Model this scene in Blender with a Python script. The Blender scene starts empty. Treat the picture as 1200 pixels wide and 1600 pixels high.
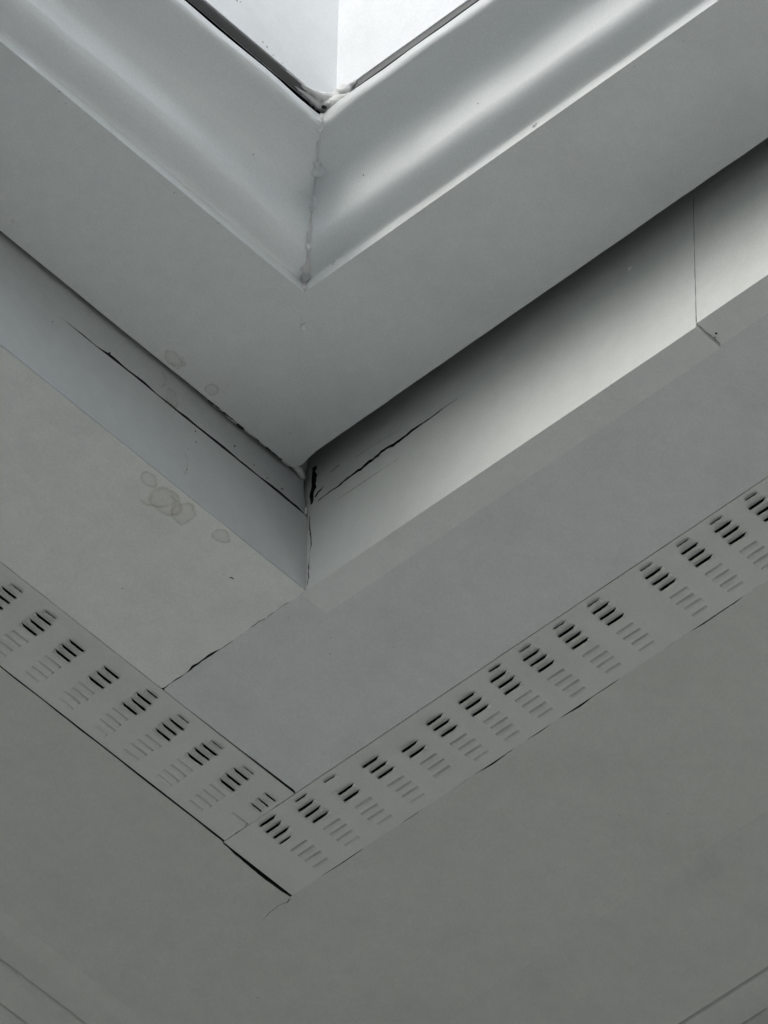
import bpy, math, random
from mathutils import Vector, noise
from mathutils.geometry import delaunay_2d_cdt

random.seed(7)
R = math.radians
ZC = 6.85                      # height of the perimeter ceiling above the floor
OPEN = 5.0                     # side of the square roof opening; the photographed corner is at x=0, y=0
scene = bpy.context.scene
COL = scene.collection

# ------------------------------------------------------------------ camera
cam_d = bpy.data.cameras.new('camera'); cam = bpy.data.objects.new('camera', cam_d); COL.objects.link(cam)
rv = Vector((-0.6795, 0.7336, 0.0108)).normalized()
fv = Vector((-0.4816, -0.4571, 0.7477)).normalized()
uv = rv.cross(fv).normalized(); rv = fv.cross(uv).normalized()
from mathutils import Matrix
cam.matrix_world = Matrix(((rv.x, uv.x, -fv.x, 3.3637), (rv.y, uv.y, -fv.y, 3.2753), (rv.z, uv.z, -fv.z, 1.6572), (0, 0, 0, 1)))
cam_d.sensor_fit = 'VERTICAL'; cam_d.sensor_height = 36.0; cam_d.lens = 36.0 * 14000 / 1600
cam_d.clip_start = 0.1; cam_d.clip_end = 2000
scene.camera = cam

# ------------------------------------------------------------------ sky and sun (soft overcast daylight)
SUN_EL, SUN_AZ = R(30), R(9)          # azimuth measured from +x towards +y
world = bpy.data.worlds.new('World'); scene.world = world; world.use_nodes = True
nt = world.node_tree; nt.nodes.clear()
sky = nt.nodes.new('ShaderNodeTexSky'); sky.sky_type = 'NISHITA'; sky.sun_disc = False
sky.sun_elevation = SUN_EL; sky.sun_rotation = R(90) - SUN_AZ
sky.air_density = 1.0; sky.dust_density = 1.0; sky.ozone_density = 1.0
hs = nt.nodes.new('ShaderNodeHueSaturation'); hs.inputs['Saturation'].default_value = 0.45
bg = nt.nodes.new('ShaderNodeBackground'); bg.inputs['Strength'].default_value = 0.15
wo = nt.nodes.new('ShaderNodeOutputWorld')
nt.links.new(sky.outputs[0], hs.inputs['Color']); nt.links.new(hs.outputs[0], bg.inputs['Color']); nt.links.new(bg.outputs[0], wo.inputs[0])
sun_d = bpy.data.lights.new('sun', 'SUN'); sun = bpy.data.objects.new('sun', sun_d); COL.objects.link(sun)
sun_d.energy = 0.5; sun_d.angle = R(32); sun_d.color = (1.0, 0.99, 0.97)
sdir = Vector((math.cos(SUN_EL) * math.cos(SUN_AZ), math.cos(SUN_EL) * math.sin(SUN_AZ), math.sin(SUN_EL)))
sun.rotation_euler = sdir.to_track_quat('Z', 'Y').to_euler(); sun.location = (20, 5, 20)
scene.view_settings.view_transform = 'Standard'; scene.view_settings.look = 'None'
scene.view_settings.gamma = 1.0; scene.view_settings.use_curve_mapping = False
scene.view_settings.exposure = 1.0
scene.cycles.diffuse_bounces = 7; scene.cycles.max_bounces = 9; scene.cycles.caustics_reflective = False; scene.cycles.caustics_refractive = False

# ------------------------------------------------------------------ materials
def paint(name, base, rough=0.45, mottle=0.06, bump=0.25, stretch=(1, 1, 1), dirt=(0.30, 0.28, 0.24), dirt_amt=0.11, coat=0.0, grain=0.05):
    m = bpy.data.materials.new(name); m.use_nodes = True; t = m.node_tree; b = t.nodes['Principled BSDF']
    b.inputs['Roughness'].default_value = rough
    if coat:
        b.inputs['Coat Weight'].default_value = coat; b.inputs['Coat Roughness'].default_value = 0.24; b.inputs['Coat IOR'].default_value = 1.6; b.inputs['IOR'].default_value = 1.55
    tc = t.nodes.new('ShaderNodeTexCoord'); geo = t.nodes.new('ShaderNodeNewGeometry')
    mp = t.nodes.new('ShaderNodeMapping'); mp.inputs['Scale'].default_value = stretch
    t.links.new(geo.outputs['Position'], mp.inputs['Vector'])
    n1 = t.nodes.new('ShaderNodeTexNoise'); n1.inputs['Scale'].default_value = 14; n1.inputs['Detail'].default_value = 2
    t.links.new(mp.outputs[0], n1.inputs['Vector'])
    n2 = t.nodes.new('ShaderNodeTexNoise'); n2.inputs['Scale'].default_value = 70; n2.inputs['Detail'].default_value = 3; n2.inputs['Roughness'].default_value = 0.6
    t.links.new(mp.outputs[0], n2.inputs['Vector'])
    n3 = t.nodes.new('ShaderNodeTexNoise'); n3.inputs['Scale'].default_value = 650; n3.inputs['Detail'].default_value = 1
    t.links.new(geo.outputs['Position'], n3.inputs['Vector'])
    # faint blotchy dirt film
    r1 = t.nodes.new('ShaderNodeMapRange'); r1.inputs[1].default_value = 0.48; r1.inputs[2].default_value = 0.8; r1.inputs[4].default_value = dirt_amt
    t.links.new(n1.outputs[0], r1.inputs[0])
    mx = t.nodes.new('ShaderNodeMix'); mx.data_type = 'RGBA'
    mx.inputs['A'].default_value = (*base, 1); mx.inputs['B'].default_value = (*dirt, 1)
    t.links.new(r1.outputs[0], mx.inputs['Factor'])
    r2 = t.nodes.new('ShaderNodeMapRange'); r2.inputs[1].default_value = 0.3; r2.inputs[2].default_value = 0.7; r2.inputs[3].default_value = 1 - mottle; r2.inputs[4].default_value = 1.0
    t.links.new(n2.outputs[0], r2.inputs[0])
    mm = t.nodes.new('ShaderNodeMix'); mm.data_type = 'RGBA'; mm.blend_type = 'MULTIPLY'; mm.inputs['Factor'].default_value = 1
    r3 = t.nodes.new('ShaderNodeMapRange'); r3.inputs[1].default_value = 0.25; r3.inputs[2].default_value = 0.75; r3.inputs[3].default_value = 1 - grain; r3.inputs[4].default_value = 1 + grain
    t.links.new(n3.outputs[0], r3.inputs[0])
    mg = t.nodes.new('ShaderNodeMath'); mg.operation = 'MULTIPLY'; t.links.new(r2.outputs[0], mg.inputs[0]); t.links.new(r3.outputs[0], mg.inputs[1])
    t.links.new(mx.outputs['Result'], mm.inputs['A']); t.links.new(mg.outputs[0], mm.inputs['B'])
    t.links.new(mm.outputs['Result'], b.inputs['Base Color'])
    bp = t.nodes.new('ShaderNodeBump'); bp.inputs['Strength'].default_value = bump; bp.inputs['Distance'].default_value = 0.0008
    t.links.new(n2.outputs[0], bp.inputs['Height']); t.links.new(bp.outputs[0], b.inputs['Normal']); t.links.new(bp.outputs[0], b.inputs['Coat Normal'])
    rr = t.nodes.new('ShaderNodeMapRange'); rr.inputs[3].default_value = rough - 0.08; rr.inputs[4].default_value = rough + 0.1
    t.links.new(n1.outputs[0], rr.inputs[0]); t.links.new(rr.outputs[0], b.inputs['Roughness'])
    return m

def plain(name, base, rough=0.8, alpha=None):
    m = bpy.data.materials.new(name); m.use_nodes = True; t = m.node_tree; b = t.nodes['Principled BSDF']
    n = t.nodes.new('ShaderNodeTexNoise'); n.inputs['Scale'].default_value = 30; n.inputs['Detail'].default_value = 6
    g = t.nodes.new('ShaderNodeNewGeometry'); t.links.new(g.outputs['Position'], n.inputs['Vector'])
    r = t.nodes.new('ShaderNodeMix'); r.data_type = 'RGBA'
    r.inputs['A'].default_value = (*[c * 0.88 for c in base], 1); r.inputs['B'].default_value = (*[min(0.95, c * 1.1) for c in base], 1)
    t.links.new(n.outputs[0], r.inputs['Factor']); t.links.new(r.outputs['Result'], b.inputs['Base Color'])
    b.inputs['Roughness'].default_value = rough
    if alpha is not None:
        b.inputs['Alpha'].default_value = alpha
    return m

WHITE = (0.80, 0.82, 0.80)
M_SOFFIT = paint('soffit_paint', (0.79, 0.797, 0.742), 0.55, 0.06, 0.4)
M_OUTER = paint('dimmed_ceiling_paint', (0.605, 0.60, 0.545), 0.6, 0.06, 0.4)  # light falloff towards the outer edge put into this darker paint
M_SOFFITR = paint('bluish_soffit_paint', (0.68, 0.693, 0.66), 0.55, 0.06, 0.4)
M_GLOSSX = paint('gloss_trim_paint_along_x', WHITE, 0.30, 0.03, 0.16, (0.3, 1, 1), coat=1.0)
M_GLOSSY = paint('gloss_trim_paint_along_y', WHITE, 0.30, 0.03, 0.16, (1, 0.3, 1), coat=1.0)
M_FASCIAR = paint('right_fascia_paint', (0.745, 0.752, 0.705), 0.5, 0.06, 0.22)
M_FLAT = paint('shaded_fascia_paint', (0.53, 0.545, 0.53), 0.5, 0.06, 0.22)  # left fascia only: its shade put into a darker copy of the paint
M_FRIEZE = paint('frieze_paint', (0.78, 0.80, 0.77), 0.5, 0.05, 0.2)
M_LINING = paint('upstand_paint', (0.82, 0.83, 0.82), 0.45, 0.04, 0.3)
M_VENT = paint('painted_vent_metal', (0.66, 0.66, 0.61), 0.42, 0.05, 0.2)  # darkened part-way, a middle step in the painted ceiling falloff
M_CAULK = paint('old_caulk', (0.78, 0.77, 0.74), 0.5, 0.12, 0.6, dirt_amt=0.35)
M_VOID = plain('void_shade_dark', (0.010, 0.013, 0.026), 0.95)  # bluish black: shade of the void put into the deck colour
M_DIRT_SHADE = plain('black_grime_and_crack_shade', (0.012, 0.012, 0.014), 0.9)  # real specks, plus the painted-in dark of cracks, gaps and holes
M_STAIN = plain('tea_coloured_stain', (0.50, 0.39, 0.17), 0.7)
_a = M_STAIN.node_tree.nodes.new('ShaderNodeAttribute'); _a.attribute_name = 'tide'
M_STAIN.node_tree.links.new(_a.outputs['Fac'], M_STAIN.node_tree.nodes['Principled BSDF'].inputs['Alpha'])
M_BOX = paint('slot_shade_paint', (0.12, 0.125, 0.14), 0.7, 0.1, 0.2)  # box sides coloured dark to deepen the shade in the slot
M_SMUDGE = plain('grey_smudge', (0.16, 0.15, 0.14), 0.8, 0.45)
M_GASKET = plain('grey_rubber_gasket', (0.16, 0.16, 0.155), 0.6)
M_WALL = plain('wall_plaster', (0.86, 0.86, 0.84), 0.8)
M_FLOOR = plain('stone_floor', (0.78, 0.78, 0.76), 0.6)
M_GROUND = plain('pale_paving', (0.50, 0.50, 0.47), 0.9)

# ------------------------------------------------------------------ helpers
def tag(o, label=None, cat=None, group=None, kind=None):
    if label: o['label'] = label
    if cat: o['category'] = cat
    if group: o['group'] = group
    if kind: o['kind'] = kind
    return o

def thing(name, loc, label=None, cat=None, group=None, kind=None):
    o = bpy.data.objects.new(name, None); o.empty_display_size = 0.1; o.location = loc; COL.objects.link(o)
    return tag(o, label, cat, group, kind)

def wloc(o):
    v = Vector(o.location)
    while o.parent:
        o = o.parent; v += Vector(o.location)
    return v

def obj(name, verts, faces, mat, parent=None, smooth=False, loc=None):
    off = wloc(parent) if parent else Vector((0, 0, 0))
    base = Vector(loc) if loc else Vector((0, 0, 0)) if not parent else off
    me = bpy.data.meshes.new(name)
    me.from_pydata([tuple(Vector(v) - base) for v in verts], [], faces); me.update()
    me.materials.append(mat)
    if smooth:
        me.polygons.foreach_set('use_smooth', [True] * len(me.polygons))
    o = bpy.data.objects.new(name, me); COL.objects.link(o)
    if parent:
        o.parent = parent; o.location = base - off
    else:
        o.location = base
    return o

def box_vf(x0, x1, y0, y1, z0, z1):
    v = [(x0, y0, z0), (x1, y0, z0), (x1, y1, z0), (x0, y1, z0), (x0, y0, z1), (x1, y0, z1), (x1, y1, z1), (x0, y1, z1)]
    f = [(0, 3, 2, 1), (4, 5, 6, 7), (0, 1, 5, 4), (1, 2, 6, 5), (2, 3, 7, 6), (3, 0, 4, 7)]
    return v, f

def box(name, x0, x1, y0, y1, z0, z1, mat, parent=None):
    return obj(name, *box_vf(x0, x1, y0, y1, z0, z1), mat, parent)

def inside(p, poly):
    x, y = p; c = False; n = len(poly); j = n - 1
    for i in range(n):
        xi, yi = poly[i]; xj, yj = poly[j]
        if (yi > y) != (yj > y) and x < (xj - xi) * (y - yi) / (yj - yi) + xi:
            c = not c
        j = i
    return c

def panel(name, outer, holes, f3, thick, mat, parent=None, dark_sides=None):
    """flat board of any outline with real holes, front face at depth 0 and back face at depth thick"""
    pts, edges = [], []
    for loop in [outer] + holes:
        k = len(pts); pts += [Vector(p) for p in loop]
        edges += [(k + i, k + (i + 1) % len(loop)) for i in range(len(loop))]
    vo, eo, fo, ov, oe, of = delaunay_2d_cdt(pts, edges, [], 0, 1e-7)
    hb = [(min(p[0] for p in h), max(p[0] for p in h), min(p[1] for p in h), max(p[1] for p in h), h) for h in holes]
    keep = []
    for f in fo:
        c = sum((vo[i] for i in f), Vector((0, 0))) / len(f)
        if not inside(c, outer): continue
        if any(a <= c.x <= b and d <= c.y <= e and inside(c, h) for a, b, d, e, h in hb): continue
        keep.append(tuple(f))
    n = len(vo)
    cnt = {}
    for f in keep:
        for i in range(len(f)):
            a, b = f[i], f[(i + 1) % len(f)]; cnt[(a, b)] = 1
    verts = [f3(v.x, v.y, 0) for v in vo] + [f3(v.x, v.y, thick) for v in vo]
    faces = list(keep) + [tuple(i + n for i in reversed(f)) for f in keep]
    for (a, b) in cnt:
        if (b, a) not in cnt: faces.append((b, a, a + n, b + n))
    o = obj(name, verts, faces, mat, parent)
    if dark_sides:                            # sides of joints and cracks blackened, their shade put into the colour
        o.data.materials.append(M_DIRT_SHADE); k = 2 * len(keep)
        for p in o.data.polygons[k:]:
            a, b = vo[faces[p.index][0]], vo[faces[p.index][1]]
            if dark_sides((a.x + b.x) / 2, (a.y + b.y) / 2): p.material_index = 1
    return o

def nz(a, s=0.0, f=1.0):
    return noise.noise(Vector((a * f, s * 3.7 + 0.31, s * 1.3)))

def wob(p0, p1, n, amp, seed, freq=30, axis=None):
    """polyline from p0 to p1 with a slight irregularity across it (end points stay put)"""
    d = (p1[0] - p0[0], p1[1] - p0[1]); L = math.hypot(*d); nx, ny = -d[1] / L, d[0] / L
    out = []
    for i in range(n + 1):
        t = i / n; a = amp * nz(t * L, seed, freq) * min(1, t * n, (1 - t) * n)
        out.append((p0[0] + d[0] * t + nx * a, p0[1] + d[1] * t + ny * a))
    return out

def crack_poly(line, widths, seed, jag=0.35, step=0.004):
    """closed jagged lens along a polyline; widths are given at its points"""
    pts = []
    for i in range(len(line) - 1):
        (ax, ay), (bx, by) = line[i], line[i + 1]; L = math.hypot(bx - ax, by - ay); k = max(1, int(L / step))
        for j in range(k):
            t = j / k; pts.append((ax + (bx - ax) * t, ay + (by - ay) * t, widths[i] + (widths[i + 1] - widths[i]) * t))
    pts.append((*line[-1], widths[-1]))
    up, dn = [], []; rc = random.Random(seed)
    for i, (x, y, w) in enumerate(pts):
        a = pts[max(0, i - 1)]; b = pts[min(len(pts) - 1, i + 1)]
        dx, dy = b[0] - a[0], b[1] - a[1]; L = math.hypot(dx, dy) or 1; nx, ny = -dy / L, dx / L
        s = jag * w * (1.6 * nz(i * 0.31, seed, 1.0) + 1.1 * (rc.random() - 0.5)) if 0 < i < len(pts) - 1 else 0
        w1 = max(0.00008, w * (0.75 + 0.5 * nz(i * 0.37, seed + 5) + 0.45 * (rc.random() - 0.5)))
        w2 = max(0.00008, w * (0.75 + 0.5 * nz(i * 0.41, seed + 9) + 0.45 * (rc.random() - 0.5)))
        up.append((x + nx * (s + w1), y + ny * (s + w1))); dn.append((x + nx * (s - w2), y + ny * (s - w2)))
    return up + dn[::-1]

def tube(name, pts, rad, mat, parent, n=10, amp=0.3, seed=0, squash=1.0):
    verts, faces = [], []
    for i, p in enumerate(pts):
        p = Vector(p); a = Vector(pts[max(0, i - 1)]); b = Vector(pts[min(len(pts) - 1, i + 1)]); d = (b - a).normalized()
        s = d.cross(Vector((0.3, 0.2, 1))).normalized(); q = d.cross(s)
        r = rad[i] if isinstance(rad, (list, tuple)) else rad
        for k in range(n):
            an = 2 * math.pi * k / n
            rr = r * (1 + amp * noise.noise(Vector((i * 0.55 + seed, math.cos(an) * 0.9, math.sin(an) * 0.9 + seed))))
            verts.append(p + s * math.cos(an) * rr + q * math.sin(an) * rr * squash)
    for i in range(len(pts) - 1):
        for k in range(n):
            a = i * n + k; b = i * n + (k + 1) % n; faces.append((a, b, b + n, a + n))
    faces.append(tuple(range(n - 1, -1, -1))); faces.append(tuple((len(pts) - 1) * n + k for k in range(n)))
    return obj(name, verts, faces, mat, parent, True)

def specks(name, spots, f3, parent, mat=None):
    """tiny raised dirt grains / dead insects stuck to the paint, and black flecks painted for dark gaps and holes"""
    verts, faces = [], []
    for (a, b, r, e) in spots:
        th = random.random() * 6.28; k = len(verts)
        for i in range(6):
            t = th + i * math.pi / 3; ca, sa = math.cos(t), math.sin(t)
            q = r * random.uniform(0.6, 1.2)
            verts.append(f3(a + q * ca * e, b + q * sa, 0.0003)); 
        verts.append(f3(a, b, -0.5 * r - 0.0002))
        for i in range(6): faces.append((k + i, k + (i + 1) % 6, k + 6))
    o = obj(name, verts, faces, mat or M_DIRT_SHADE, parent); o['kind'] = 'stuff'; return o

def ring(name, a, b, ra, rb, w, f3, parent, seed, arc=(0, 6.283), rot=0.0, mat=None):
    """dried water mark: faint film inside, a darker uneven tide edge, fading out at its rim"""
    n = 44; rows = [(0.0, 0.05), (0.5, 0.06), (0.75, 0.08), (0.90, 0.15), (1.0, 0.27), (1.10, 0.10), (1.22, 0.0)]
    verts, faces, al = [], [], []
    full = arc[1] - arc[0] > 6.2
    for (q, al0) in rows:
        for i in range(n + 1):
            t = arc[0] + (arc[1] - arc[0]) * i / n
            k = 1 + 0.24 * noise.noise(Vector((math.cos(t) * 1.2 + seed, math.sin(t) * 1.2, seed))) + 0.05 * noise.noise(Vector((math.cos(t) * 4 + seed, math.sin(t) * 4, seed)))
            x = ra * k * q * math.cos(t); y = rb * k * q * math.sin(t)
            verts.append(f3(a + x * math.cos(rot) - y * math.sin(rot), b + x * math.sin(rot) + y * math.cos(rot), -0.00025))
            v = 0.55 + 0.9 * noise.noise(Vector((math.cos(t) * 1.7 + seed, math.sin(t) * 1.7, 4 + seed)))
            if not full: v *= math.sin(math.pi * i / n) ** 0.5
            al.append(al0 * max(0.15, min(1, v + 0.35)) if q > 0.85 else al0 * (1 if full else 0.3))
    m = n + 1
    for r in range(len(rows) - 1):
        faces += [(r * m + i, r * m + i + 1, (r + 1) * m + i + 1, (r + 1) * m + i) for i in range(n)]
    o = obj(name, verts, faces, mat or M_STAIN, parent, True)
    at = o.data.attributes.new('tide', 'FLOAT', 'POINT'); at.data.foreach_set('value', al)
    return o

# f3 maps: (a, b, depth into the board) -> world
def F_DOWN(h): return lambda a, b, d: (a, b, ZC + h + d)                 # faces down
def F_LEFT(y): return lambda a, b, d: (a, y - d, ZC + b)                 # left run, faces +y
def F_RIGHT(x): return lambda a, b, d: (x - d, a, ZC + b)                # right run, faces +x

# ================================================================== the setting: unseen floor, walls and roof invented to carry the light
box('ground', -300, 300, -300, 300, -0.25, -0.05, M_GROUND)['kind'] = 'structure'
W0, W1 = -0.85, OPEN + 1.20
box('floor', W0, W1, W0, W1, -0.049, 0.0, M_FLOOR)['kind'] = 'structure'
TOPZ = ZC + 0.62
for nm, a in (('wall_right', (W0 - 0.3, W0, W0 - 0.3, W1 + 0.3)), ('wall_left', (W0, W1, W0 - 0.3, W0)),
              ('wall_near_left', (W1, W1 + 0.3, W0 - 0.3, W1 + 0.3)), ('wall_near_right_blocker', (W0, W1, W1, W1 + 0.3))):
    box(nm, *a, -0.048, TOPZ + (1.5 if nm == 'wall_near_right_blocker' else 0), M_WALL)['kind'] = 'structure'  # near right wall made taller to block low sky light on the left fascia
# flat roof deck round the opening, coloured near-black for the shade of the void
rf = thing('roof', (0, 0, ZC + 0.36), kind='structure')
LX, LY = 0.2160, 0.2294                 # inner faces of the right and left upstand linings
box('roof_deck', W0 + 0.001, LX - 0.014, W0 + 0.001, W1 - 0.001, ZC + 0.36, ZC + 0.60, M_VOID, rf)
box('roof_deck', LX - 0.013, W1 - 0.001, W0 + 0.001, LY - 0.014, ZC + 0.36, ZC + 0.60, M_VOID, rf)
box('roof_deck', OPEN - 0.22, W1 - 0.001, LY - 0.012, W1 - 0.001, ZC + 0.36, ZC + 0.60, M_VOID, rf)
box('roof_deck', LX - 0.013, OPEN - 0.221, OPEN - 0.22, W1 - 0.001, ZC + 0.36, ZC + 0.60, M_VOID, rf)

# ------------------------------------------------------------------ ceiling panels
ceil = thing('ceiling', (0, 0, ZC), kind='structure')
FD = F_DOWN(0.0)
VRI, VRO = -0.1535, -0.2340            # right vent strip: inner and outer edge (x)
VLI, VLO = -0.1560, -0.2325            # left vent strip: inner and outer edge (y)
VEND = -0.2345                          # end of the right strip (y)
FAR = OPEN + 0.4

def gap_left_inner(x):                  # widths of the open joints round the vents
    t = max(0, min(1, (x + 0.154) / 0.17)); return 0.00025 + 0.0022 * (1 - t) ** 2 + 0.0002 * nz(x, 1, 60)
def gap_left_outer(x):
    t = max(0, min(1, (x + 0.155) / 0.33)); return 0.0015 + 0.0010 * (1 - t) + 0.0007 * nz(x, 2, 45)
def gap_right_inner(y):
    return 0.00010 + 0.00022 * max(0, nz(y, 3, 50))
def gap_right_outer(y):
    return 0.00035 + 0.0026 * max(0, nz(y, 4, 34) + 0.10) + 0.0003 * nz(y, 5, 200)
def steps(a, b, n): return [a + (b - a) * i / n for i in range(n + 1)]

def jag(y):                             # ragged line of the butt joint
    return 0.0016 * nz(y, 11, 55) + 0.0007 * nz(y, 12, 190) - 0.0004
# right inner panel: behind the fascia board edge, out to the vent; its end forms the butt joint with the left panel
xs_edge = -0.0275
outer = [(xs_edge, FAR), (xs_edge, -0.0046), (-0.0004, -0.0046)]
outer += [(jag(y), y) for y in steps(-0.0056, VLI + 0.0012, 96)]
outer += [(x, VLI + gap_left_inner(x)) for x in steps(-0.003, VRI + 0.004, 50)] + [(VRI + 0.0012, VLI + 0.0016)]
outer += [(VRI + gap_right_inner(y), y) for y in steps(VLI + 0.001, 0.6, 150)] + [(VRI + 0.0004, FAR)]
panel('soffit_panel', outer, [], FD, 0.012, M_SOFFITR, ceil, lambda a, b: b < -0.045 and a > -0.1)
# left inner panel
jl = []
for y in steps(-0.0008, VLI + 0.0022, 110):
    t = y / VLI
    w = 0.00002 + (0.0030 * max(0, nz(y, 21, 75) + 0.34) * min(1, (t - 0.42) * 4) if t > 0.42 else 0.0012 * max(0, nz(y, 8, 130) - 0.08))
    jl.append((w + (jag(y) if y < -0.0056 else -0.0002), y))
outer = [(FAR, -0.0008)] + jl + [(x, VLI + gap_left_inner(x)) for x in steps(0.001, 0.6, 140)] + [(FAR, VLI + 0.0003)]
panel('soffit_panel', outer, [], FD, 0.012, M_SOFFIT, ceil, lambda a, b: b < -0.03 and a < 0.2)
# outer panel: one L-shaped sheet with a hairline crack at the vent corner
CO = -0.4206
hair = crack_poly([(VRO - 0.0018, VEND - 0.004), (-0.2375, -0.243), (-0.2350, -0.250), (-0.2365, -0.262), (-0.2385, -0.272)], [0.0006, 0.0004, 0.0002, 0.0003, 0.0001], 31, 0.5, 0.002)
oe = [(FAR, VLO - 0.0011)] + [(x, VLO - gap_left_outer(x)) for x in steps(0.6, -0.152, 150)]
oe += [(x, VEND - 0.0016 - 0.0030 * math.sin(math.pi * min(1, (-0.155 - x) / 0.085)) ** 0.7 * (0.55 + 0.5 * (-0.155 - x) / 0.08) + 0.0005 * nz(x, 6, 150)) for x in steps(-0.156, VRO - 0.0005, 26)]
oe += [(VRO - gap_right_outer(y), y) for y in steps(VEND + 0.0002, 0.6, 240)] + [(VRO - 0.0006, FAR)]
outer = oe + [(CO, FAR), (CO, CO), (FAR, CO)]
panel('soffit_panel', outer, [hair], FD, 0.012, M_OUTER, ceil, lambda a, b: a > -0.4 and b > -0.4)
# the two sides of the ring behind the camera
box('soffit_panel', OPEN, W1, W0 + 0.002, W1 - 0.002, ZC, ZC + 0.012, M_SOFFIT, ceil)
box('soffit_panel', W0 + 0.002, OPEN - 0.001, OPEN, W1 - 0.002, ZC + 0.0003, ZC + 0.012, M_SOFFIT, ceil)
FS = F_DOWN(0.0)
for (a, b, ra, rb, w, ro, arc) in ((0.1660, -0.0105, 0.0075, 0.0050, 0.0011, 0.3, (0, 6.28)), (0.1400, -0.0165, 0.0150, 0.0100, 0.0010, 0.2, (0, 6.283)),
                              (0.1230, -0.0150, 0.0110, 0.0085, 0.0010, 1.0, (0, 6.283)), (0.0860, -0.0100, 0.0075, 0.0055, 0.0010, 0.1, (0, 6.28)),
                              (0.1480, -0.0190, 0.0100, 0.0130, 0.0004, 0.9, (1.0, 4.4))):
    ring('water_stain', a, b, ra, rb, w, FS, ceil, a * 50, arc, ro)
specks('dirt_specks', [(0.0480, -0.0338, 0.0011, 2.6), (0.0495, -0.0345, 0.0009, 2.0), (0.055, -0.036, 0.0006, 1), (-0.003, -0.024, 0.0005, 1), (-0.0115, -0.0300, 0.0006, 1.4), (0.001, -0.0405, 0.0004, 1),
                       (-0.0145, -0.031, 0.0004, 1), (-0.09, 0.01, 0.0006, 1), (-0.42 + 0.05, 0.05, 0.0007, 1), (-0.345, 0.02, 0.0006, 1), (0.098, -0.105, 0.0006, 2), (-0.05, -0.02, 0.0007, 1)], FS, ceil)
specks('smudges', [(-0.062, -0.032, 0.0012, 1), (-0.30, -0.335, 0.0011, 1)], FS, ceil, M_SMUDGE)

# ================================================================== cornices at the outer edge of the ceiling
def sweep(name, prof, run, mat, parent, stations, mitre, wobble=0.0, seed=0, mitre_amp=0.0):
    """prof: list of (offset, height); run 'x' or 'y'; mitre(i) gives the start of the run for profile point i"""
    n = len(prof); verts, faces = [], []
    for j, s in enumerate(stations):
        for i, (o, h) in enumerate(prof):
            m = mitre(i); a = m + s
            fall = math.exp(-s / 0.018)
            k = wobble + mitre_amp * fall
            dh = k * noise.noise(Vector((a * 28, i * 0.25 + seed, seed * 2.1))); do = k * noise.noise(Vector((a * 28, i * 0.25 + seed, seed * 2.1 + 9)))
            if i in (0, n - 1) or j == 0: dh = do = 0
            verts.append((a, o + do, ZC + h + dh) if run == 'x' else (o + do, a, ZC + h + dh))
    for j in range(len(stations) - 1):
        for i in range(n - 1):
            a = j * n + i; f = (a, a + 1, a + n + 1, a + n)
            faces.append(f if run == 'x' else f[::-1])
    return obj(name, verts, faces, mat, parent, True)

def sharp(o, ang=32):
    o.data.set_sharp_from_angle(angle=R(ang))
    return o

def curve(p0, p1, bulge, n=8):
    """points of a shallow arc from p0 to p1"""
    out = []
    dx, dy = p1[0] - p0[0], p1[1] - p0[1]
    for i in range(1, n + 1):
        t = i / n; b = bulge * 4 * t * (1 - t); out.append((p0[0] + dx * t - dy * b, p0[1] + dy * t + dx * b))
    return out
def sst(t): t = max(0, min(1, t)); return t * t * (3 - 2 * t)
cpl = [(-0.4180, 0.0006)] + [(-0.4203 - 0.0342 * k / 12, -0.0045 * sst(k / 5) - 0.0015 * k / 12) for k in range(13)] + [(-0.4556, -0.0028), (-0.4566, -0.0062), (-0.4575, -0.0072)] + curve((-0.4575, -0.0072), (-0.4835, -0.0150), -0.08) + [(-0.4846, -0.0120), (-0.4856, -0.0152), (-0.4865, -0.0162)] + curve((-0.4865, -0.0162), (-0.60, -0.075), 0.12) + [(-0.60, -0.09), (W0 - 0.01, -0.09)]
cpr = [(-0.4180, 0.0006)] + [(-0.4203 - 0.1197 * k / 24, -0.0060 * sst(k / 6) - 0.0060 * sst((k - 12) / 8) - 0.0040 * k / 24) for k in range(25)] + [(-0.5411, -0.0130), (-0.5421, -0.0162), (-0.5430, -0.0172)] + curve((-0.5430, -0.0172), (-0.5690, -0.0232), -0.08) + [(-0.5701, -0.0204), (-0.5711, -0.0236), (-0.5720, -0.0246)] + curve((-0.5720, -0.0246), (-0.66, -0.075), 0.12) + [(-0.66, -0.09), (W0 - 0.01, -0.09)]
st_far = [0, 0.1, 0.3, 0.6, 1.0, 2.0, 3.5, OPEN + 1.2]
while len(cpr) < len(cpl): cpr.insert(-1, cpr[-2])
while len(cpl) < len(cpr): cpl.insert(-1, cpl[-2])
c1 = thing('ceiling_cornice', (0, -0.55, ZC - 0.09), 'pale stepped cornice crossing the bottom left corner of the photo', 'cornice', 'ceiling cornices')
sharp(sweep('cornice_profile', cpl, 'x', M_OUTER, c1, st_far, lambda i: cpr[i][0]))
c2 = thing('ceiling_cornice', (-0.55, 0, ZC - 0.09), 'pale stepped cornice crossing the bottom right corner of the photo', 'cornice', 'ceiling cornices')
sharp(sweep('cornice_profile', cpr, 'y', M_OUTER, c2, st_far, lambda i: cpl[i][0]))

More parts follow.
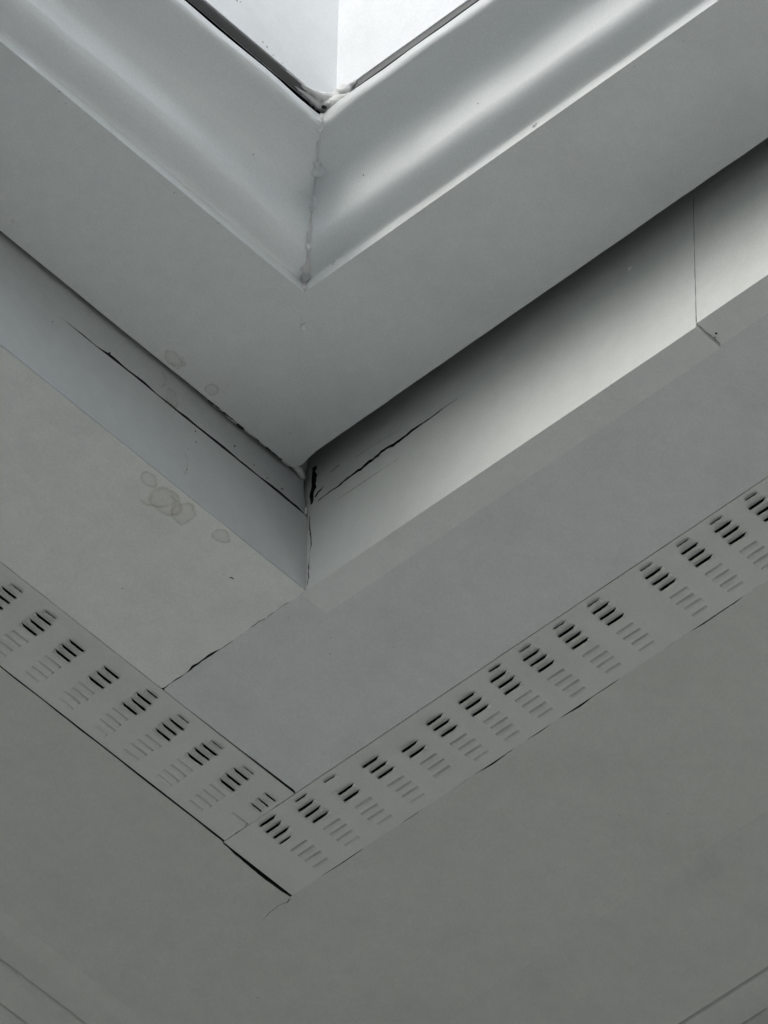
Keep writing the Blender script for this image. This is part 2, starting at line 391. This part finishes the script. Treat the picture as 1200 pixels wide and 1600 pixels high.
# ================================================================== vent strips
def louvre_mesh(name, length, width, drop, side, seed):
    """pressed louvre hood: hinged along one edge, its lip dropped below the plate along the other; along local X, mouth towards local +Y if side=+1"""
    verts, faces = [], []; n = 8; m = 3
    rnd = random.Random(seed)
    for layer in (0, 1):
        for i in range(n + 1):
            t = i / n; e = max(0.0, 1 - abs(2 * t - 1) ** 7) ** 0.5
            dr = drop * e * (1 + 0.16 * (rnd.random() - 0.5) if 0 < i < n else 0)
            for j in range(m + 1):
                q = j / m
                y = -width / 2 + width * q
                z = -dr * (q ** 1.3) + (0.0006 if layer else 0) + 0.0002
                verts.append((-length / 2 + length * t, side * y, z))
    k = (n + 1) * (m + 1)
    for i in range(n):
        for j in range(m):
            a = i * (m + 1) + j; f = (a, a + 1, a + m + 2, a + m + 1)
            faces.append(f); faces.append(tuple(v + k for v in reversed(f)))
        for j in (0, m):
            a = i * (m + 1) + j; faces.append((a, a + m + 1, a + m + 1 + k, a + k))
    for i in (0, n):
        for j in range(m):
            a = i * (m + 1) + j; faces.append((a, a + 1, a + 1 + k, a + k))
    me = bpy.data.meshes.new(name); me.from_pydata(verts, [], faces); me.update(); me.materials.append(M_VENT)
    return me
def trough_mesh(name, length, width, rise, seed):
    """louvre pressed the other way: the blade starts above the plate on the near side and comes flush on the far side"""
    rnd = random.Random(seed); n, m = 8, 6; verts, faces = [], []
    for layer in (0, 1):
        for i in range(n + 1):
            t = i / n; e = max(0.0, 1 - abs(2 * t - 1) ** 5) ** 0.5; ri = rise * (0.25 + 0.75 * e) * (1 + 0.2 * (rnd.random() - 0.5))
            for j in range(m + 1):
                q = j / m
                verts.append((-length / 2 + length * t, width / 2 + 0.0004 - (width + 0.0010) * q, ri * (1 - q) ** 2.6 + 0.0001 + (0.0005 if layer else 0)))
    k = (n + 1) * (m + 1)
    for i in range(n):
        for j in range(m):
            a = i * (m + 1) + j; f = (a, a + 1, a + m + 2, a + m + 1); faces.append(f); faces.append(tuple(v + k for v in reversed(f)))
        for j in (0, m):
            a = i * (m + 1) + j; faces.append((a, a + m + 1, a + m + 1 + k, a + k))
    for i in (0, n):
        for j in range(m):
            a = i * (m + 1) + j; faces.append((a, a + 1, a + 1 + k, a + k))
    me = bpy.data.meshes.new(name); me.from_pydata(verts, [], faces); me.update(); me.materials.append(M_VENT)
    me.polygons.foreach_set('use_smooth', [True] * len(me.polygons)); me.set_sharp_from_angle(angle=R(40))
    return me
L_FULL = [louvre_mesh('louvre_open', 0.0192, 0.0050, 0.0043, 1, s) for s in range(3)]
L_HALF = [louvre_mesh('louvre_open_small', 0.0140, 0.0050, 0.0030, 1, 40 + s) for s in range(2)]
L_BACK = [trough_mesh('louvre_away', 0.0180, 0.0050, 0.0042, 80 + s) for s in range(3)]
L_SLIM = [trough_mesh('louvre_away_slim', 0.0165, 0.0040, 0.0034, 120 + s) for s in range(2)]
VD = -0.0006                             # underside of the plates, just proud of the ceiling

def hole(a, b, la, lb):
    return [(a - la / 2, b - lb / 2), (a + la / 2, b - lb / 2), (a + la / 2, b + lb / 2), (a - la / 2, b + lb / 2)]

def louvres(vent, spots, along):
    """spots: (position along, position across, mesh)"""
    for (s, c, me) in spots:
        o = bpy.data.objects.new('louvre', me); COL.objects.link(o); o.parent = vent
        w = Vector((s, c, ZC + VD)) if along == 'x' else Vector((c, s, ZC + VD))
        o.location = w - Vector(vent.location)
        # mouth side (+Y local) must look towards the opening: +y for the left strip, +x for the right strip
        o.rotation_euler.z = (0 if along == 'x' else -math.pi / 2) + random.uniform(-0.03, 0.03)

FV = F_DOWN(VD)
# --- right strip
vr = thing('soffit_vent', (-0.194, 0.0, ZC), 'white louvred vent strip on the right run, overlapping the end of the other strip', 'vent', 'louvred vent strips')
open_c = [-0.1618, -0.1702, -0.1786, -0.1870]
back_c = [-0.1985, -0.2068, -0.2150, -0.2230]
gy = [(-0.1925, 'FFFh'), (-0.1575, 'hFFF'), (-0.1225, 's.FF'), (-0.0865, '.FFF'), (-0.0515, '..FF'), (-0.0180, '.FFF'), (0.0160, '.FFF'), (0.0505, 'hFFF'), (0.0855, 'sFFF'),
      (0.1222, 'sFFF'), (0.1588, 'sFFF'), (0.2140, 'sFFF'), (0.2510, 'sFFF'), (0.2865, 'sFFF'), (0.3220, 'sFFF')] + [(0.3575 + 0.036 * k, 'sFFF') for k in range(14)]
spots, holes = [], []
for gi, (s, code) in enumerate(gy):
    for k in range(4):
        if code[k] == '.': continue
        short = code[k] in 'h'; slim = code[k] == 's'
        js = random.uniform(-0.0008, 0.0008)
        me = random.choice(L_FULL) if code[k] == 'F' else L_HALF[k % 2]
        c = open_c[k] + random.uniform(-0.0003, 0.0003)
        if short: js += 0.003 if k == 0 else -0.003
        spots.append((s + js, c, me)); ln = 0.0178 if code[k] == 'F' else 0.0130
        holes.append(hole(c + 0.0007, s + js, 0.0034 if not slim else 0.0022, ln))
    for k in range(4):
        if gi == 4 and k == 3: continue
        c = back_c[k] + random.uniform(-0.0003, 0.0003); me = random.choice(L_BACK if k < 3 else L_SLIM)
        js = random.uniform(-0.001, 0.001); spots.append((s + js, c, me)); slim = me in L_SLIM; holes.append(hole(c, s + js, 0.0036 if slim else 0.0050, 0.0156 if slim else 0.0176))
outl = wob((VRI - 0.0002, FAR), (VRI - 0.0002, VEND), 10, 0.0, 1) + wob((VRO, VEND), (VRO, FAR), 10, 0.0, 1)
panel('vent_plate', outl, holes, FV, 0.0008, M_VENT, vr)
louvres(vr, spots, 'y')
# --- left strip
vl = thing('soffit_vent', (0.0, -0.194, ZC), 'white louvred vent strip on the left run beside the wide dark gap', 'vent', 'louvred vent strips')
open_l = [-0.1668, -0.1746, -0.1826, -0.1904]
back_l = [-0.2005, -0.2085, -0.2160, -0.2232]
gx = [(0.1550, 'sFFF'), (0.1165, 'sFFF'), (0.0790, '.FFF'), (0.0405, '.FFF'), (0.0020, 'hFFF'), (-0.0350, 'sFFF'), (-0.0722, 'sFFF'), (-0.1090, 'sFFF'), (-0.1425, '.hhh')]
gx += [(0.1925 + 0.0375 * k, 'sFFF') for k in range(18)]
spots, holes = [], []
for gi, (s, code) in enumerate(gx):
    for k in range(4):
        if code[k] == '.': continue
        slim = code[k] in 's'; js = random.uniform(-0.0008, 0.0008)
        me = random.choice(L_FULL) if code[k] == 'F' else L_HALF[k % 2]
        c = open_l[k] + random.uniform(-0.0003, 0.0003)
        spots.append((s + js, c, me)); ln = 0.0178 if code[k] == 'F' else 0.0130
        holes.append(hole(s + js, c + 0.0007, ln, 0.0034 if not slim else 0.0022))
    for k in range(4):
        if s < -0.13 and k != 1: continue
        c = back_l[k] + random.uniform(-0.0003, 0.0003); me = random.choice(L_BACK if k < 3 else L_SLIM)
        js = random.uniform(-0.001, 0.001); spots.append((s + js, c, me)); slim = me in L_SLIM; holes.append(hole(s + js, c, 0.0156 if slim else 0.0176, 0.0036 if slim else 0.0050))
outl = [(FAR, VLI), (FAR, VLO)] + wob((-0.1542, VLO), (-0.1542, VLI), 24, 0.0010, 44, 120)
outl = [(FAR, VLO), (FAR, VLI)] + [(p[0] + 0.0010 + 0.0004 * abs(nz(p[1], 3, 200)), p[1]) for p in wob((-0.1542, VLI), (-0.1542, VLO), 24, 0.0010, 44, 120)]
panel('vent_plate', outl, holes, FV, 0.0008, M_VENT, vl, lambda a, b: a < -0.15)
louvres(vl, spots, 'x')

# ================================================================== fascia boards lining the opening
HF = 0.122                               # underside of the frieze boards above the ceiling
# --- left run (faces +y): lower board, upper batten, open split between them
fl = thing('fascia_board', (0, 0, ZC), 'pale fascia of the left run with a long dark split and tan stain rings', 'fascia', 'fascia boards of the opening')
def split_lo(x):
    t = max(0, min(1, (0.292 - x) / 0.288)); return 0.0860 - 0.0022 * nz(x, 51, 14) * (1 - 0.5 * t) - 0.0006 * nz(x, 52, 120) * t
def split_w(x):
    t = (0.292 - x) / 0.288
    if t <= 0: return 0.00006
    return 0.0004 + 0.0042 * min(1, t * 4.0) * (0.8 + 0.5 * nz(x, 53, 60)) * (1 if x > 0.012 else max(0.2, x / 0.012))
xs = steps(0.0008, 0.30, 120) + [0.4, 0.6, 1.2, FAR]
xs_s = [x for x in xs]
def end_x(h):                            # ragged end of the left boards in the corner
    if h > 0.095: return 0.0012 + 0.0036 * max(0, math.sin((h - 0.095) / 0.05 * math.pi)) + 0.0006 * nz(h, 61, 200)
    return 0.0003 + 0.0006 * abs(nz(h, 62, 60)) + 0.0003 * abs(nz(h, 63, 300))
low = [(FAR, 0.0006), (0.0004, 0.0006)] + [(end_x(h), h) for h in steps(0.003, 0.0835, 40)] + [(x, split_lo(x)) for x in xs_s[1:]]
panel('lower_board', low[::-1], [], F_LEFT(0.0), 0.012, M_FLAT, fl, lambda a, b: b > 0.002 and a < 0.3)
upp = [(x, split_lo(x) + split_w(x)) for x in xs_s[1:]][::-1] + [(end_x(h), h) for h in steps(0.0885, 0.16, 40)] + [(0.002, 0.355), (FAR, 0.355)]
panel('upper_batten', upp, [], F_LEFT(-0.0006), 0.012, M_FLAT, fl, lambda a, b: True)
FLF = F_LEFT(0.0)
for (a, b, ra, rb, w, ro, arc) in ((0.1690, 0.1080, 0.0060, 0.0090, 0.0009, 0.1, (1.5, 4.9)), (0.1560, 0.0960, 0.0060, 0.0100, 0.0010, 0.0, (0, 6.28)), (0.1385, 0.0330, 0.0030, 0.0105, 0.0006, 0.0, (1.0, 5.2)), (0.1530, 0.0930, 0.0035, 0.0070, 0.0008, 0.0, (4.2, 7.5))):
    ring('water_stain', a, b, ra, rb, w, FLF, fl, a * 70, arc, ro)
specks('dirt_specks', [(0.288, 0.073, 0.0011, 0.6), (0.225, 0.0905, 0.0012, 1.0), (0.1285, 0.0800, 0.0014, 0.6), (0.1275, 0.0680, 0.0012, 0.6), (0.133, 0.056, 0.0004, 1), (0.136, 0.052, 0.0009, 0.5), (0.129, 0.050, 0.0004, 1), (0.126, 0.047, 0.0004, 1), (0.136, 0.0285, 0.0009, 1),
                       (0.1265, 0.0350, 0.0004, 0.4), (0.0620, 0.0960, 0.0005, 2.4), (0.084, 0.1, 0.0011, 0.5), (0.0470, 0.0932, 0.0004, 3.0), (0.0300, 0.0950, 0.0006, 2.4), (0.050, 0.083, 0.0004, 1), (0.03, 0.06, 0.0005, 1), (0.013, 0.035, 0.0005, 0.5)], FLF, fl)
# --- right run (faces +x): two 28 mm boards butted end to end, undersides showing as a narrow strip
fr = thing('fascia_board', (0, 0.2, ZC), 'white fascia of the right run, dark above, lit below, with an end joint', 'fascia', 'fascia boards of the opening')
holes = [crack_poly([(0.0105, 0.0975), (0.035, 0.0990), (0.060, 0.1010), (0.085, 0.1030), (0.105, 0.1030), (0.130, 0.1040), (0.160, 0.1050)], [0.0006, 0.0014, 0.0026, 0.0030, 0.0020, 0.0012, 0.0002], 71, 0.4, 0.003),
         crack_poly([(0.030, 0.0830), (0.060, 0.0822), (0.098, 0.0815)], [0.00012, 0.0003, 0.0001], 72, 0.5, 0.004),
         crack_poly([(0.0075, 0.1040), (0.0110, 0.1075), (0.0165, 0.1105)], [0.0012, 0.0020, 0.0004], 73, 0.3, 0.002),
         crack_poly([(0.024, 0.1215), (0.033, 0.1230)], [0.0003, 0.0006], 74, 0.4, 0.002),
         crack_poly([(0.0036, 0.0985), (0.0044, 0.1120), (0.0056, 0.1200), (0.0052, 0.1420)], [0.0014, 0.0034, 0.0038, 0.0042], 75, 0.3, 0.003),
         crack_poly([(0.050, 0.1188), (0.070, 0.1180), (0.100, 0.1150)], [0.0001, 0.00022, 0.00006], 76, 0.6, 0.003),
         crack_poly([(0.0022, 0.0850), (0.0024, 0.0700), (0.0042, 0.0580), (0.0045, 0.0500), (0.0030, 0.0420)], [0.0005, 0.0008, 0.0006, 0.0005, 0.0001], 77, 0.5, 0.003),
         crack_poly([(0.0032, 0.0380), (0.0020, 0.0240), (0.0022, 0.0120), (0.0012, 0.0040)], [0.0001, 0.0007, 0.0006, 0.0003], 78, 0.8, 0.002)]
def fr_bottom(y):                        # underside tapers from flush at the corner to about 2 mm proud
    return -0.0003 - 0.0036 * max(0, min(1, (y + 0.005) / 0.38)) + 0.0002 * nz(y, 81, 22)
JY = 0.4072
out1 = [(y, fr_bottom(y)) for y in steps(-0.005, JY - 0.001, 60)] + [(JY - 0.0006 + 0.0004 * nz(h, 82, 90), h) for h in steps(0.002, 0.15, 30)] + [(JY, 0.355), (-0.005, 0.355)]
fb = panel('board_length', out1, holes, F_RIGHT(0.0), 0.0285, M_FASCIAR, fr, lambda a, b: b > 0.0025 and b < 0.2)
out2 = [(y, -0.0008 + 0.0001 * nz(y, 83, 20)) for y in steps(JY + 0.0004, 1.2, 50)] + [(FAR, -0.0008), (FAR, 0.355), (JY + 0.0001, 0.355), (JY + 0.0001, 0.09), (JY + 0.00025, 0.04)]
panel('board_length', out2, [], F_RIGHT(0.0004), 0.0288, M_FASCIAR, fr)
# filler smeared over the end joint, with the one hole left in it
tube('joint_filler', [(-0.003 - 0.003 * k, JY + 0.0006 + 0.0004 * nz(k, 5, .7), ZC - 0.0008 + 0.0003 * nz(k, 6, .9)) for k in range(8)], [0.0004, 0.0006, 0.0007, 0.0006, 0.0005, 0.0006, 0.0006, 0.0003], M_CAULK, fr, 8, 0.4, 3, 0.5)
specks('dirt_specks', [(0.412, -0.0170, 0.0011, 0.9), (0.4085, -0.0195, 0.0007, 1.5), (0.4075, -0.0215, 0.0006, 1.2)], lambda a, b, d: (b, a, ZC - 0.0013 + d), fr)  # black specks painted for the dark of the joint hole
specks('paint_chips', [(0.341, 0.1180, 0.0030, 1.5), (0.345, 0.1205, 0.0018, 1.2)], F_RIGHT(0.0002), fr, M_FASCIAR)
tube('torn_filler', [(0.0030 + 0.0012 * nz(k, 17, .6), 0.0008, ZC + 0.086 + 0.0022 * k) for k in range(5)], [0.0006, 0.0014, 0.0012, 0.0013, 0.0005], M_CAULK, fr, 9, 0.6, 13)

# ================================================================== frieze boards (horizontal, boxed in above)
FYO, FYI = 0.0043, 0.1352               # left run: outer and inner edge (y)
FXO, FXI = 0.0238, 0.1494               # right run: outer and inner edge (x)
FF = F_DOWN(HF)
zl = thing('frieze_board', (0.3, 0.07, ZC + HF), 'flat grey-white board of the left run with tiny black specks', 'frieze', 'frieze boards of the opening')
zr = thing('frieze_board', (0.09, 0.3, ZC + HF), 'flat grey-white board of the right run above the dark gap', 'frieze', 'frieze boards of the opening')
mit = wob((FXO, FYO), (FXI, FYI), 14, 0.0004, 91, 40)
def edge_l(x): return FYO + 0.0005 * nz(x, 92, 12) + 0.0003 * nz(x, 93, 60)
def edge_r(y): return FXO + 0.0004 * nz(y, 94, 10) + 0.0003 * nz(y, 95, 70) - 0.003 * math.exp(-((y - 0.010) / 0.012) ** 2)
ol = [(x, edge_l(x)) for x in steps(1.0, 0.034, 90)]
outer = [(FAR, FYO)] + ol + [(p[0] + 0.00010 + 0.00012 * nz(p[1], 96, 90), p[1]) for p in mit] + [(FAR, FYI)]
outer = outer[::-1]
panel('board', outer, [], FF, 0.014, M_FRIEZE, zl)
outer = [(p[0], p[1]) for p in mit] + [(FXI, FAR), (FXO, FAR)] + [(edge_r(y), y) for y in steps(1.0, 0.012, 110)]
panel('board', outer, [], FF, 0.014, M_FRIEZE, zr)
box('box_side', FXO + 0.004, FAR, FYO + 0.002, FYO + 0.014, ZC + HF + 0.0145, ZC + 0.355, M_BOX, zl)
box('box_side', FXO + 0.002, FXO + 0.014, FYO + 0.0145, FAR, ZC + HF + 0.0145, ZC + 0.355, M_BOX, zr)
tl = []; rl = []
for k in range(46):
    x = 0.120 - 0.0021 * k
    on = nz(x, 101, 60) + 0.35 + 0.3 * (k / 46)
    tl.append((x, 0.0026 + 0.0010 * nz(x, 102, 90), ZC + HF + 0.0030 + 0.0020 * nz(x, 103, 110)))
    rl.append(max(0.0005, 0.0026 * min(1, max(0, on))) * min(1, (k + 1) / 6))
tube('torn_caulk', tl, rl, M_CAULK, zl, 9, 0.55, 21)
tube('torn_caulk', [(0.030 - 0.0030 * k, 0.0075 - 0.0008 * k + 0.0012 * nz(k, 7, .8), ZC + HF + 0.004 + 0.0012 * nz(k, 3, .7)) for k in range(9)], [0.001, 0.0026, 0.003, 0.0024, 0.003, 0.0034, 0.0028, 0.0022, 0.0008], M_CAULK, zl, 9, 0.6, 33)
rg = random.Random(5)
torn = [(x, FYO - 0.0004 + 0.0012 * nz(x, 141, 90), 0.0004 + 0.0009 * max(0, nz(x, 142, 160) + 0.2) + 0.0006 * (rg.random() ** 3), 1.0 + 2.5 * rg.random()) for x in steps(0.118, 0.032, 40) if nz(x, 143, 110) > -0.12]
specks('torn_edge_gap_shade', torn, FF, zl)  # black flecks painted in for the dark gaps in the torn caulk
specks('dirt_specks', [(0.421, 0.1340, 0.0008, 1), (0.4097, 0.1297, 0.0007, 1), (0.290, 0.130, 0.0006, 1.4), (0.245, 0.1335, 0.0006, 1), (0.205, 0.1320, 0.0006, 1), (0.051, 0.028, 0.0006, 0.6), (0.056, 0.033, 0.0004, 1)], FF, zl)
specks('dirt_specks', [(0.1378, 0.5182, 0.0007, 1), (0.1441, 0.4744, 0.0007, 1), (0.0399, 0.3551, 0.0006, 1), (0.115, 0.125, 0.0005, 1)], FF, zr)
for (a, b, ra, rb, w, ro, arc) in ((0.1690, 0.0130, 0.0090, 0.0052, 0.0008, 0.2, (0, 6.28)), (0.1640, 0.0140, 0.0060, 0.0052, 0.0007, 0.9, (0, 4.5)), (0.1255, 0.0135, 0.0056, 0.0048, 0.0007, 0.4, (0, 6.28)), (0.3530, 0.0180, 0.0016, 0.0014, 0.0034, 0, (0, 6.28))):
    ring('water_stain', a, b, ra, rb, w, FF, zl, a * 90, arc, ro)
def plug(name, a, b, r, f3, parent, mat, dome=0.0010, seed=0.0):
    verts, faces = [], []; n = 20; prof = [(1.30, 0.0006), (1.12, -dome * 0.3), (0.95, -dome * 0.8), (0.78, -dome), (0.55, -dome * 0.75), (0.3, -dome * 0.6), (0.02, -dome * 0.6)]
    for (q, d) in prof:
        for i in range(n):
            t = 2 * math.pi * i / n; k = 1 + 0.28 * noise.noise(Vector((math.cos(t) + seed, math.sin(t), q * 0.5 + seed)))
            verts.append(f3(a + r * q * k * math.cos(t), b + r * q * k * math.sin(t), d))
    for j in range(len(prof) - 1):
        for i in range(n):
            k = j * n + i; l = j * n + (i + 1) % n; faces.append((k, l, l + n, k + n))
    return obj(name, verts, faces, mat, parent, True)
plug('filled_screw_hole', 0.1232, 0.1113, 0.0040, FF, zr, M_FRIEZE, 0.0007)

# ================================================================== crown mouldings under the upstand
prof = [(0, 0.0), (0, 0.0006), (-0.0003, 0.0090), (0.0003, 0.0112), (0.0020, 0.0126), (0.0050, 0.0134), (0.0100, 0.0148), (0.0150, 0.0168), (0.0195, 0.0197), (0.0225, 0.0230),
        (0.0239, 0.0272), (0.0252, 0.0330), (0.0268, 0.0400), (0.0290, 0.0468), (0.0322, 0.0526), (0.0370, 0.0572), (0.0435, 0.0608), (0.0515, 0.0635), (0.0600, 0.0653), (0.0665, 0.0662),
        (0.0700, 0.0670), (0.0716, 0.0688), (0.0724, 0.0715), (0.0728, 0.0765), (0.0715, 0.0778), (0.0600, 0.0782)]
KR, KL = 1.057, 1.215
mR = [(FXI + w * KR, HF + h) for w, h in prof]
mL = [(FYI + w * KL, HF + h * 0.97) for w, h in prof]
mRz = [(o, mL[i][1] + (mR[i][1] - mL[i][1])) for i, (o, h) in enumerate(mR)]
st = [0, 0.002, 0.005, 0.009, 0.014, 0.02, 0.028, 0.038] + steps(0.05, 0.7, 44) + [0.9, 1.3, 2, 3, OPEN - 0.4]
ml = thing('crown_moulding', (0.4, 0.17, ZC + HF), 'white ogee moulding of the left run with a soft dull sheen', 'moulding', 'ogee mouldings of the opening')
mr = thing('crown_moulding', (0.18, 0.4, ZC + HF), 'white ogee moulding of the right run with a bright sheen', 'moulding', 'ogee mouldings of the opening')
sharp(sweep('moulding_profile', mL, 'x', M_GLOSSX, ml, st, lambda i: mR[i][0], 0.0008, 3, 0.0030), 40)
sharp(sweep('moulding_profile', [(mR[i][0], mR[i][1]) for i in range(len(prof))], 'y', M_GLOSSY, mr, st, lambda i: mL[i][0], 0.0008, 8, 0.0030), 40)
# lumpy caulk along the mitre
pts, rad = [], []
for i in range(1, len(prof) - 2):
    for s in (0, 0.5):
        a = Vector((mR[i][0], mL[i][0], ZC + 0.5 * (mL[i][1] + mR[i][1]))); j = i + 1
        b = Vector((mR[j][0], mL[j][0], ZC + 0.5 * (mL[j][1] + mR[j][1])))
        p = a.lerp(b, s); k = len(pts)
        pts.append(p + Vector((0.0006 * nz(k, 111, .5), 0.0006 * nz(k, 112, .5), 0.0004))); rad.append((0.0032 if i < 6 else 0.0018 if i < 11 else 0.0013) * (1 + 0.8 * nz(k, 113, .6)))
tube('mitre_caulk', pts, rad, M_CAULK, mr, 10, 0.7, 5)
def mould_point(i, along, run):
    return None
for (px_, py_, h_, r_, nx_, nz_) in ((0.1959, 0.1914, 0.1833, 0.0050, 0.42, -0.90), (0.1817, 0.1729, 0.1715, 0.0050, 0.86, -0.50)):
    # painted-over filler lumps lying on the moulding beside the mitre
    nrm = Vector((nx_, 0.12, nz_)).normalized(); e1 = Vector((0, 1, 0)); e1 = (e1 - nrm * e1.dot(nrm)).normalized(); e2 = nrm.cross(e1)
    c0 = Vector((px_, py_, ZC + h_)) + nrm * 0.0011
    plug('filler_lump', 0, 0, r_, lambda a, b, d, c0=c0, e1=e1, e2=e2, nrm=nrm: c0 + e1 * a + e2 * b - nrm * d, mr, M_GLOSSY, 0.0020, px_ * 300)

for (i_, r_, k_) in ((3, 0.0040, 1), (6, 0.0030, 2), (8, 0.0026, 3), (13, 0.0030, 4), (17, 0.0034, 5), (20, 0.0030, 6)):
    nrm = Vector((0.62, 0.48, -0.62)).normalized(); e1 = nrm.cross(Vector((0, 0, 1))).normalized(); e2 = nrm.cross(e1)
    c0 = Vector((mR[i_][0], mL[i_][0], ZC + 0.5 * (mL[i_][1] + mR[i_][1]))) + Vector((0.0010 * math.sin(k_ * 2.1), 0.0012 * math.cos(k_ * 1.7), 0)) - nrm * 0.0002
    plug('filler_lump', 0, 0, r_, lambda a, b, d, c0=c0, e1=e1, e2=e2, nrm=nrm: c0 + e1 * a * 0.8 + e2 * b * 1.25 - nrm * d, mr, M_GLOSSY, 0.0016, k_ * 7.3)

# ================================================================== upstand linings above the mouldings
ll = thing('upstand_lining', (0.4, LY, ZC + 0.18), 'bright white upright lining left of the corner crease, flaking low edge', 'lining', 'upstand linings of the opening')
lr = thing('upstand_lining', (LX, 0.4, ZC + 0.2), 'bright white upright lining right of the corner crease', 'lining', 'upstand linings of the opening')
lo = [(FAR - 0.6, 0.207)] + [(x, 0.207 + 0.0005 * nz(x, 121, 30) + 0.0014 * max(0, nz(x, 122, 160)) * math.exp(-(x - LX) / 0.05)) for x in steps(0.9, LX - 0.002, 140)]
panel('lining_board', (lo + [(LX - 0.002, 0.62), (FAR - 0.6, 0.62)])[::-1], [], F_LEFT(LY), 0.0100, M_LINING, ll)
box('gasket', LX + 0.030, FAR - 0.7, LY - 0.0085, LY - 0.0012, ZC + 0.2055, ZC + 0.2100, M_GASKET, ll)
lo = [(y, 0.2275 + 0.0004 * nz(y, 123, 25)) for y in steps(LY - 0.0060, 0.9, 80)] + [(FAR - 0.6, 0.2275)]
panel('lining_board', lo + [(FAR - 0.6, 0.62), (LY - 0.0060, 0.62)], [], F_RIGHT(LX), 0.0060, M_LINING, lr)
box('gasket', LX - 0.0070, LX - 0.0012, LY + 0.018, FAR - 0.7, ZC + 0.2205, ZC + 0.2285, M_GASKET, lr)
# caulk smeared round the inside corner of the linings
def smear(name, ctrl, rads, parent, seed, amp, per=5, n=14):
    pts, rad = [], []
    for i in range(len(ctrl) - 1):
        for k in range(per):
            t = k / per; p = Vector(ctrl[i]).lerp(Vector(ctrl[i + 1]), t); q = i * per + k
            pts.append(p + 0.0008 * Vector((nz(q, seed, .45), nz(q, seed + 1, .45), nz(q, seed + 2, .45)))); rad.append((rads[i] + (rads[i + 1] - rads[i]) * t) * (1 + 0.35 * nz(q, seed + 3, .7)))
    return tube(name, pts, rad, M_CAULK, parent, n, amp, seed)
smear('corner_caulk', [(LX + 0.055, LY - 0.001, ZC + 0.2065), (LX + 0.035, LY - 0.0015, ZC + 0.2068), (LX + 0.020, LY - 0.0005, ZC + 0.2075), (LX + 0.010, LY + 0.002, ZC + 0.2100), (LX + 0.004, LY + 0.007, ZC + 0.2155), (LX + 0.001, LY + 0.015, ZC + 0.2235), (LX, LY + 0.023, ZC + 0.2270)], [0.0005, 0.0015, 0.0030, 0.0046, 0.0048, 0.0034, 0.0008], ll, 41, 0.7)
smear('corner_caulk', [(LX + 0.040, LY - 0.0065, ZC + 0.2060), (LX + 0.025, LY - 0.0060, ZC + 0.2065), (LX + 0.014, LY - 0.0045, ZC + 0.2065), (LX + 0.008, LY - 0.001, ZC + 0.2080), (LX + 0.006, LY + 0.010, ZC + 0.2070), (LX + 0.006, LY + 0.022, ZC + 0.2055)], [0.0006, 0.0026, 0.0042, 0.0052, 0.0036, 0.0008], lr, 52, 0.8)
FLL = F_LEFT(LY)
specks('dirt_specks', [(0.3290, 0.2390, 0.0014, 1.6), (0.3250, 0.2405, 0.0009, 1.4), (0.3510, 0.2460, 0.0008, 1), (0.2990, 0.2150, 0.0012, 1), (0.2940, 0.2135, 0.0014, 1.2), (0.2870, 0.2100, 0.0010, 1.2), (0.2720, 0.2155, 0.0006, 0.8), (0.2770, 0.2095, 0.0008, 1.4)], FLL, ll, M_SMUDGE)
# plain linings on the two sides behind the camera
box('upstand_lining', OPEN - 0.232, OPEN - 0.2205, 0.3, OPEN - 0.3, ZC + 0.19, ZC + 0.62, M_LINING)
box('upstand_lining', 0.3, OPEN - 0.233, OPEN - 0.232, OPEN - 0.2205, ZC + 0.19, ZC + 0.62, M_LINING)
for o in list(COL.objects):
    if o.name.startswith('upstand_lining') and o.type == 'MESH': o['kind'] = 'structure'
# chips round the corner and black specks painted for the dark of open holes
specks('hole_shade_specks', [(0.2355, 0.2210, 0.0024, 1.1), (0.2285, 0.2288, 0.0021, 1.2), (0.2230, 0.2350, 0.0008, 1.0)], F_DOWN(0.2000), ll)
FM = F_RIGHT(FXI + 0.0006)
specks('paint_chips', [(0.3768, 0.1265, 0.0016, 1.6), (0.3790, 0.1275, 0.0010, 1.2), (0.1659, 0.1310, 0.0010, 0.8), (0.1675, 0.1325, 0.0008, 1.2)], FM, mr, M_SMUDGE)
specks('dirt_specks', [(0.2251, 0.1648, 0.0007, 1), (0.3451, 0.1529, 0.0006, 1)], F_RIGHT(0.1795), mr)
specks('dirt_specks', [(0.3131, 0.1958, 0.0008, 1.2), (0.2510, 0.1662, 0.0009, 0.7)], F_LEFT(0.1755), ml)
